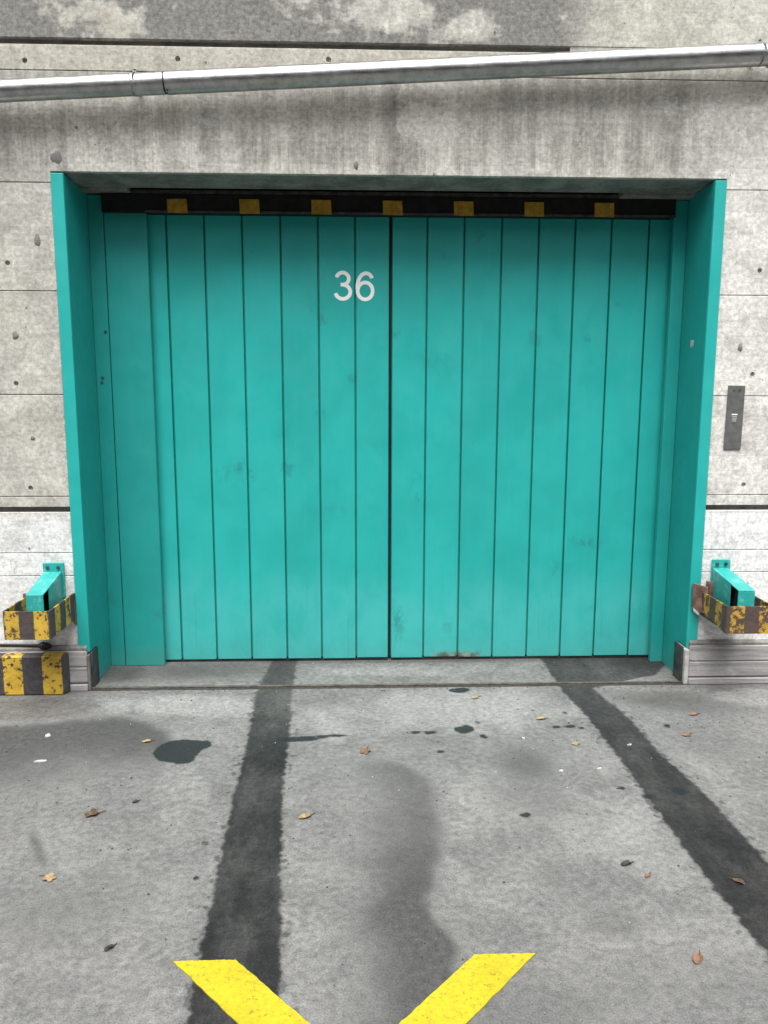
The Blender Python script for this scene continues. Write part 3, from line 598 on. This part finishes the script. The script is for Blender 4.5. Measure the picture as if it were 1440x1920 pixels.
band('guard_band', pr_, [.428, .385, .385, .385, .385, .385, .385], [.520, .525, .525, .525, .525, .525, .525], .008, HAZR, gr, lambda L, p: L+1.325)
box('mounting_flange', 1.9145, 1.95, -.0120, -.0005, .385, .525, RUST, gr, .002)
box('base_plate', 1.690, 1.9055, -.3435, -.0125, .3855, .399, RUST, gr, .002)
# bent plates torn up at the inner end
def plate4(name, P, t, mat, parent, bw=.0015):
    bm = bmesh.new(); t = Vector(t); A = [bm.verts.new(Vector(p)) for p in P]; B = [bm.verts.new(Vector(p)+t) for p in P]; n = len(P)
    bm.faces.new(A); bm.faces.new(B[::-1])
    for i in range(n): bm.faces.new((A[i], A[(i+1) % n], B[(i+1) % n], B[i]))
    bmesh.ops.recalc_face_normals(bm, faces=bm.faces); bevel(bm, bw); return finish(bm, name, mat, parent)
plate4('bent_end_plate', [(1.632, -.034, .565), (1.705, -.060, .548), (1.700, -.075, .43), (1.668, -.055, .405), (1.636, -.030, .425)], (.004, .012, 0), RUST, gr)
plate4('bent_end_plate', [(1.712, -.020, .575), (1.765, -.050, .560), (1.765, -.060, .44), (1.712, -.026, .45)], (.002, .010, 0), RUST, gr)
plate4('tack_plate', [(1.640, -.0125, .43), (1.700, -.0125, .43), (1.700, -.0125, .54), (1.640, -.0125, .54)], (0, -.012, 0), RUST, gr)
plate4('torn_lip', [(1.634, -.055, .418), (1.655, -.075, .398), (1.657, -.078, .410), (1.636, -.058, .432)], (.001, .008, .002), PALE, gr, .001)

# black cable along the foot of the wall
ca = empty('cable', (-1.9, -.012, .24), 'thin black cable along the wall foot ending in a plug above the bumper block', 'cable')
pth = [(-9+.3*i, -.016+.002*math.sin(i*1.7), .2505+.001*math.sin(i*2.3)) for i in range(24)]+[(-1.95, -.018, .2495), (-1.85, -.022, .249), (-1.815, -.026, .2485)]
tube('cord', pth, .0075, RUBBER, ca, 10)
tube('connector', [(-1.830, -.024, .2485), (-1.822, -.024, .2485), (-1.815, -.025, .2485), (-1.785, -.029, .247), (-1.775, -.030, .247), (-1.762, -.031, .246)], [.009, .016, .019, .019, .014, .008], RUBBER, ca, 14)
tube('connector_ring', [(-1.808, -.026, .248), (-1.803, -.0265, .248)], .0215, STEEL, ca, 14)

# ------------------------------------------------------------------ steel pipe above the gate
pp = empty('steel_pipe', (0, -.1, 3.06), 'galvanised steel pipe sloping across the concrete wall above the gate', 'pipe')
def pz(x): return 3.0555+.0592*x
R = .049; Yp = -.098
def pts(x0, x1, n=2): return [(x0+(x1-x0)*i/n, Yp, pz(x0+(x1-x0)*i/n)) for i in range(n+1)]
XJ = -1.045
finish(tube_bm(pts(-9, XJ-.004), R, 48, True), 'pipe_length', GALV, pp, True); finish(tube_bm(pts(XJ+.004, 9), R+.0015, 48, True), 'pipe_length', GALV, pp, True)
finish(tube_bm(pts(XJ-.0045, XJ+.0045), R-.004, 32, False), 'joint_seal', RUBBER, pp, True)
def ring(name, x, wd, r, mat):
    bm = tube_bm([(x-wd/2, Yp, pz(x-wd/2)), (x-wd/2+.001, Yp, pz(x)), (x+wd/2-.001, Yp, pz(x)), (x+wd/2, Yp, pz(x+wd/2))], [r-.001, r, r, r-.001], 40); return finish(bm, name, mat, pp, True)
for x in (-5.2, -3.2, -1.185, 1.765, 4.2, 6.2):
    c = ring('clamp', x, .018, R+.0022, GALV)
    box('clamp_stud', x-.008, x+.008, -.060, .004, pz(x)-.008, pz(x)+.008, STEEL, c, .001)
    finish(tube_bm([(x, Yp+.01, pz(x)+R-.002), (x, Yp+.01, pz(x)+R+.020)], .006, 8), 'bolt', RUBBER, c)
    box('lug', x-.009, x+.009, Yp-.004, Yp+.024, pz(x)+R-.003, pz(x)+R+.010, GALV, c, .001)
finish(tube_bm([(XJ+.012, Yp-.030, pz(XJ)-R+.003), (XJ+.014, Yp-.034, pz(XJ)-R-.006)], .006, 8), 'screw', RUBBER, pp)

# ------------------------------------------------------------------ reader plate and label
rp = empty('wall_plate', (1.806, -.003, 1.44), 'narrow dark grey metal plate screwed upright to the pale wall', 'plate')
prism('plate_body', [(1.762, 1.276), (1.852, 1.277), (1.853, 1.606), (1.765, 1.607)], 'y', -.009, -.0002, PLATE, rp, .0015)
for x in (1.795, 1.825): finish(tube_bm([(x, -.0088, 1.583), (x, -.0115, 1.583)], .0055, 10), 'screw', STEEL, rp, True)
box('printed_bar', 1.791, 1.821, -.0102, -.0092, 1.455, 1.461, WHITE, rp, 0)
for i, z in enumerate((1.447, 1.439, 1.431, 1.424)): box('printed_line', 1.793+.002*(i % 2), 1.819-.003*(i > 1), -.0102, -.0092, z-.0022, z+.0015, MARKG, rp, 0)
lb = empty('paper_label', (1.6275, .153, 1.824), 'small torn white paper label stuck inside the teal frame', 'label')
bm = bmesh.new(); vs = [bm.verts.new((1.6268, y, z)) for y, z in ((.135, 1.842), (.172, 1.846), (.176, 1.812), (.158, 1.806), (.160, 1.818), (.140, 1.812))]
bm.faces.new(vs); r_ = bmesh.ops.extrude_face_region(bm, geom=list(bm.faces)); bmesh.ops.translate(bm, verts=[v for v in r_['geom'] if isinstance(v, bmesh.types.BMVert)], vec=(.0011, 0, 0))
finish(bm, 'paper', MARKG, lb)

# ------------------------------------------------------------------ painted cross on the floor
cx0, yt, hw = -.1645, -2.089, .0875
L_ = .425; cy0 = yt-.455; k_ = .455/L_
poly = [(-L_-hw, 0), (-L_+hw, 0), (0, -(.455-hw*k_)), (L_-hw, 0), (L_+hw, 0), (hw, -.455), (L_+hw, -.91), (L_-hw, -.91), (0, -(.455+hw*k_)), (-L_+hw, -.91), (-L_-hw, -.91), (-hw, -.455)]
bm = bmesh.new()
# wobbling hand-taped edges
P2 = []
for i, p in enumerate(poly):
    q = poly[(i+1) % len(poly)]; m = 26
    for j in range(m):
        t_ = j/m; P2.append((cx0+p[0]+(q[0]-p[0])*t_+random.uniform(-.0016, .0014)*(j > 0), yt+p[1]+(q[1]-p[1])*t_+random.uniform(-.0015, .0015)*(j > 0), .004))
A = [bm.verts.new(p) for p in P2]; bm.faces.new(A); Bv = [bm.verts.new((p[0], p[1], .0006)) for p in P2]
for i in range(len(A)): bm.faces.new((A[i], Bv[i], Bv[(i+1) % len(A)], A[(i+1) % len(A)]))
tag(finish(bm, 'painted_cross', PAINT, None), 'bright yellow cross painted on the grey concrete floor', 'marking')

# ------------------------------------------------------------------ fallen leaves and litter
def leafmat(name, a, b):
    k = NT(name); n = k.noise(60, 4, .6); return k.fin(k.mix(k.ss(n, .3, .7), a, b), .7, 0, k.bump(n, .3, .002), .3)
LM = {'tan': leafmat('tan_leaf', (.20, .135, .065), (.36, .26, .14)), 'orange': leafmat('orange_leaf', (.14, .072, .042), (.24, .13, .08)), 'brown': leafmat('brown_leaf', (.05, .032, .02), (.14, .09, .055)),
      'yellow': leafmat('yellow_leaf', (.19, .155, .085), (.30, .26, .16)), 'dark': leafmat('dark_leaf', (.02, .018, .016), (.05, .042, .036))}
def fallen(x, y, size, rot, kind, lobed, curl, label):
    size *= .80; curl *= .55
    rnd = random.Random(int((x*91+y*37)*100)); n = 40; bm = bmesh.new(); c = bm.verts.new((0, 0, .003)); rings = []
    for fr_ in (.5, 1.0):
        R_ = []
        for i in range(n):
            a = 2*math.pi*i/n
            rr = (.62+.38*abs(math.cos(2.5*a))**.8) if lobed else (1.0 if True else 0)
            rr *= 1+rnd.uniform(-.06, .06); px, py = rr*math.cos(a)*size*.5*fr_, rr*math.sin(a)*size*.5*fr_*(.85 if lobed else .52)
            z = .003+curl*size*((fr_*abs(math.sin(a)))**2)*.45+curl*size*.14*math.sin(3*a+x*7)*fr_*fr_+.10*size*curl*fr_
            R_.append(bm.verts.new((px, py, max(.0015, z))))
        rings.append(R_)
    for i in range(n):
        k = (i+1) % n; bm.faces.new((c, rings[0][i], rings[0][k])); bm.faces.new((rings[0][i], rings[1][i], rings[1][k], rings[0][k]))
    e_ = tag(bpy.data.objects.new('fallen_leaf', None), label, 'leaf', 'fallen leaves on the floor'); COL.objects.link(e_); e_.location = (x, y, 0); e_.rotation_euler = (0, 0, rot)
    me = bpy.data.meshes.new('blade')
    for f in bm.faces: f.smooth = True
    bm.to_mesh(me); bm.free(); link('blade', me, LM[kind], e_)
    st = tube_bm([(size*.4, 0, .005), (size*.62, size*.05, .004), (size*.85, size*.13, .003)], .0014, 6); ms = bpy.data.meshes.new('stalk'); st.to_mesh(ms); st.free(); link('stalk', ms, LM['brown' if kind != 'dark' else 'dark'], e_)
for a in [(-1.170, -1.689, .062, 2.6, 'tan', True, .35, 'pale tan lobed leaf lying alone at the end of a dark streak'),
          (-1.158, -1.292, .075, .4, 'brown', True, .5, 'crumpled brown leaf lying past the dark oil patch'),
          (-1.115, -.668, .055, .2, 'tan', False, .4, 'narrow tan leaf touching the edge of the dark oil patch'),
          (-.123, -.797, .075, 1.2, 'orange', True, .35, 'rust brown lobed leaf lying between the two tyre tracks'),
          (.801, -2.127, .058, .9, 'orange', False, .6, 'curled orange leaf on bare floor beside the yellow cross'),
          (.750, -1.671, .050, .3, 'dark', False, .7, 'black curled leaf on bare floor with a tiny reddish fragment beside it'),
          (1.085, -1.778, .050, 2.3, 'brown', False, .5, 'thin brown leaf lying on the wet tyre track'),
          (-.872, -2.031, .038, .8, 'dark', False, .8, 'small black curled leaf near the tip of the yellow cross'),
          (.455, -.195, .055, .5, 'yellow', True, .3, 'pale yellow leaf beside an oil spot below the threshold'),
          (.735, -.47, .060, .1, 'tan', False, .4, 'flat tan leaf lying between three small oil drops and the threshold'),
          (.83, -.745, .060, 1.0, 'yellow', True, .3, 'pale yellow leaf close to the wet tyre track'),
          (1.37, -.67, .062, .4, 'orange', True, .25, 'reddish lobed flattened leaf on the far side of a wet tyre track'),
          (1.50, -.44, .060, .2, 'orange', False, .3, 'reddish leaf on brownish floor below the bare kerb'),
          (.80, -1.735, .036, .7, 'orange', False, .3, 'tiny reddish leaf fragment beside the black curled leaf'),
          (-.355, -1.335, .065, .5, 'tan', False, .4, 'narrow tan leaf beside the wet tyre track between the tracks'),
          (-1.02, -1.205, .035, .6, 'dark', False, .5, 'small black leaf scrap beside the crumpled brown leaf')]: fallen(*a)
# white scraps of litter
def scrap(x, y, sx, sy, rot, label):
    sx *= .7; sy *= .7
    bm = bmesh.new(); rnd = random.Random(int(x*1000)+77); n = 9
    T = [bm.verts.new((sx*math.cos(2*math.pi*i/n)*rnd.uniform(.6, 1.1), sy*math.sin(2*math.pi*i/n)*rnd.uniform(.6, 1.1), .004+rnd.uniform(0, .004))) for i in range(n)]
    B = [bm.verts.new((v.co.x*1.05, v.co.y*1.05, .0012)) for v in T]; c = bm.verts.new((0, 0, .008))
    for i in range(n): bm.faces.new((c, T[i], T[(i+1) % n])); bm.faces.new((T[i], B[i], B[(i+1) % n], T[(i+1) % n]))
    bmesh.ops.rotate(bm, verts=bm.verts, cent=(0, 0, 0), matrix=Matrix.Rotation(rot, 3, 'Z')); bmesh.ops.translate(bm, verts=bm.verts, vec=(x, y, 0))
    tag(finish(bm, 'paper_scrap', SCRAP, None), label, 'scrap', 'white scraps on the floor')
for a in [(-1.585, -.590, .020, .030, .5, 'white paper scrap on the dark stain below the bumper block'), (-1.52, -.85, .045, .012, .1, 'thin white streak of litter on the dark stained floor'),
          (.605, -.685, .010, .014, 0, 'tiny white scrap by a grey smudge between the tyre tracks'), (.70, -1.005, .016, .012, .2, 'small white scrap on pale floor just past the grey smudge'),
          (.865, -.99, .016, .009, .2, 'flat white scrap between the grey smudge and a wet tyre track'), (1.07, -.765, .016, .008, .2, 'white scrap lying inside the wet tyre track')]: scrap(*a)
# loose grit
rnd = random.Random(3); bm = bmesh.new()
for i in range(620):
    x = rnd.uniform(-2.3, 2.3); y = -abs(rnd.gauss(0, 1.1))-.05
    if i < 160: x = rnd.uniform(-1.5, 1.55); y = rnd.uniform(-.09, -.04) if i % 2 else rnd.uniform(.3, .365)
    if y < -3.4: continue
    z = .006 if y > 0 else 0; r_ = rnd.uniform(.0018, .0048)*(1.5 if rnd.random() < .06 else 1); m = Matrix.Translation((x, y, z+r_*.35)) @ Matrix.Rotation(rnd.uniform(0, 6), 4, 'Z') @ Matrix.Diagonal((1, rnd.uniform(.5, 1), .6, 1))
    rr = bmesh.ops.create_icosphere(bm, subdivisions=1, radius=r_, matrix=m)
me = bpy.data.meshes.new('grit'); bm.to_mesh(me); bm.free()
gk = NT('grit'); GRIT = gk.fin(gk.mix(gk.ss(gk.wn(gk.math('FLOOR', gk.mul(gk.add(gk.X, gk.mul(gk.Y, 3.1)), 60))), .80, .86), (.045, .042, .038), (.36, .35, .33)), .85)
o = link('grit', me, GRIT); o['kind'] = 'stuff'; o['label'] = 'fine loose grit and crumbs scattered over the concrete floor'
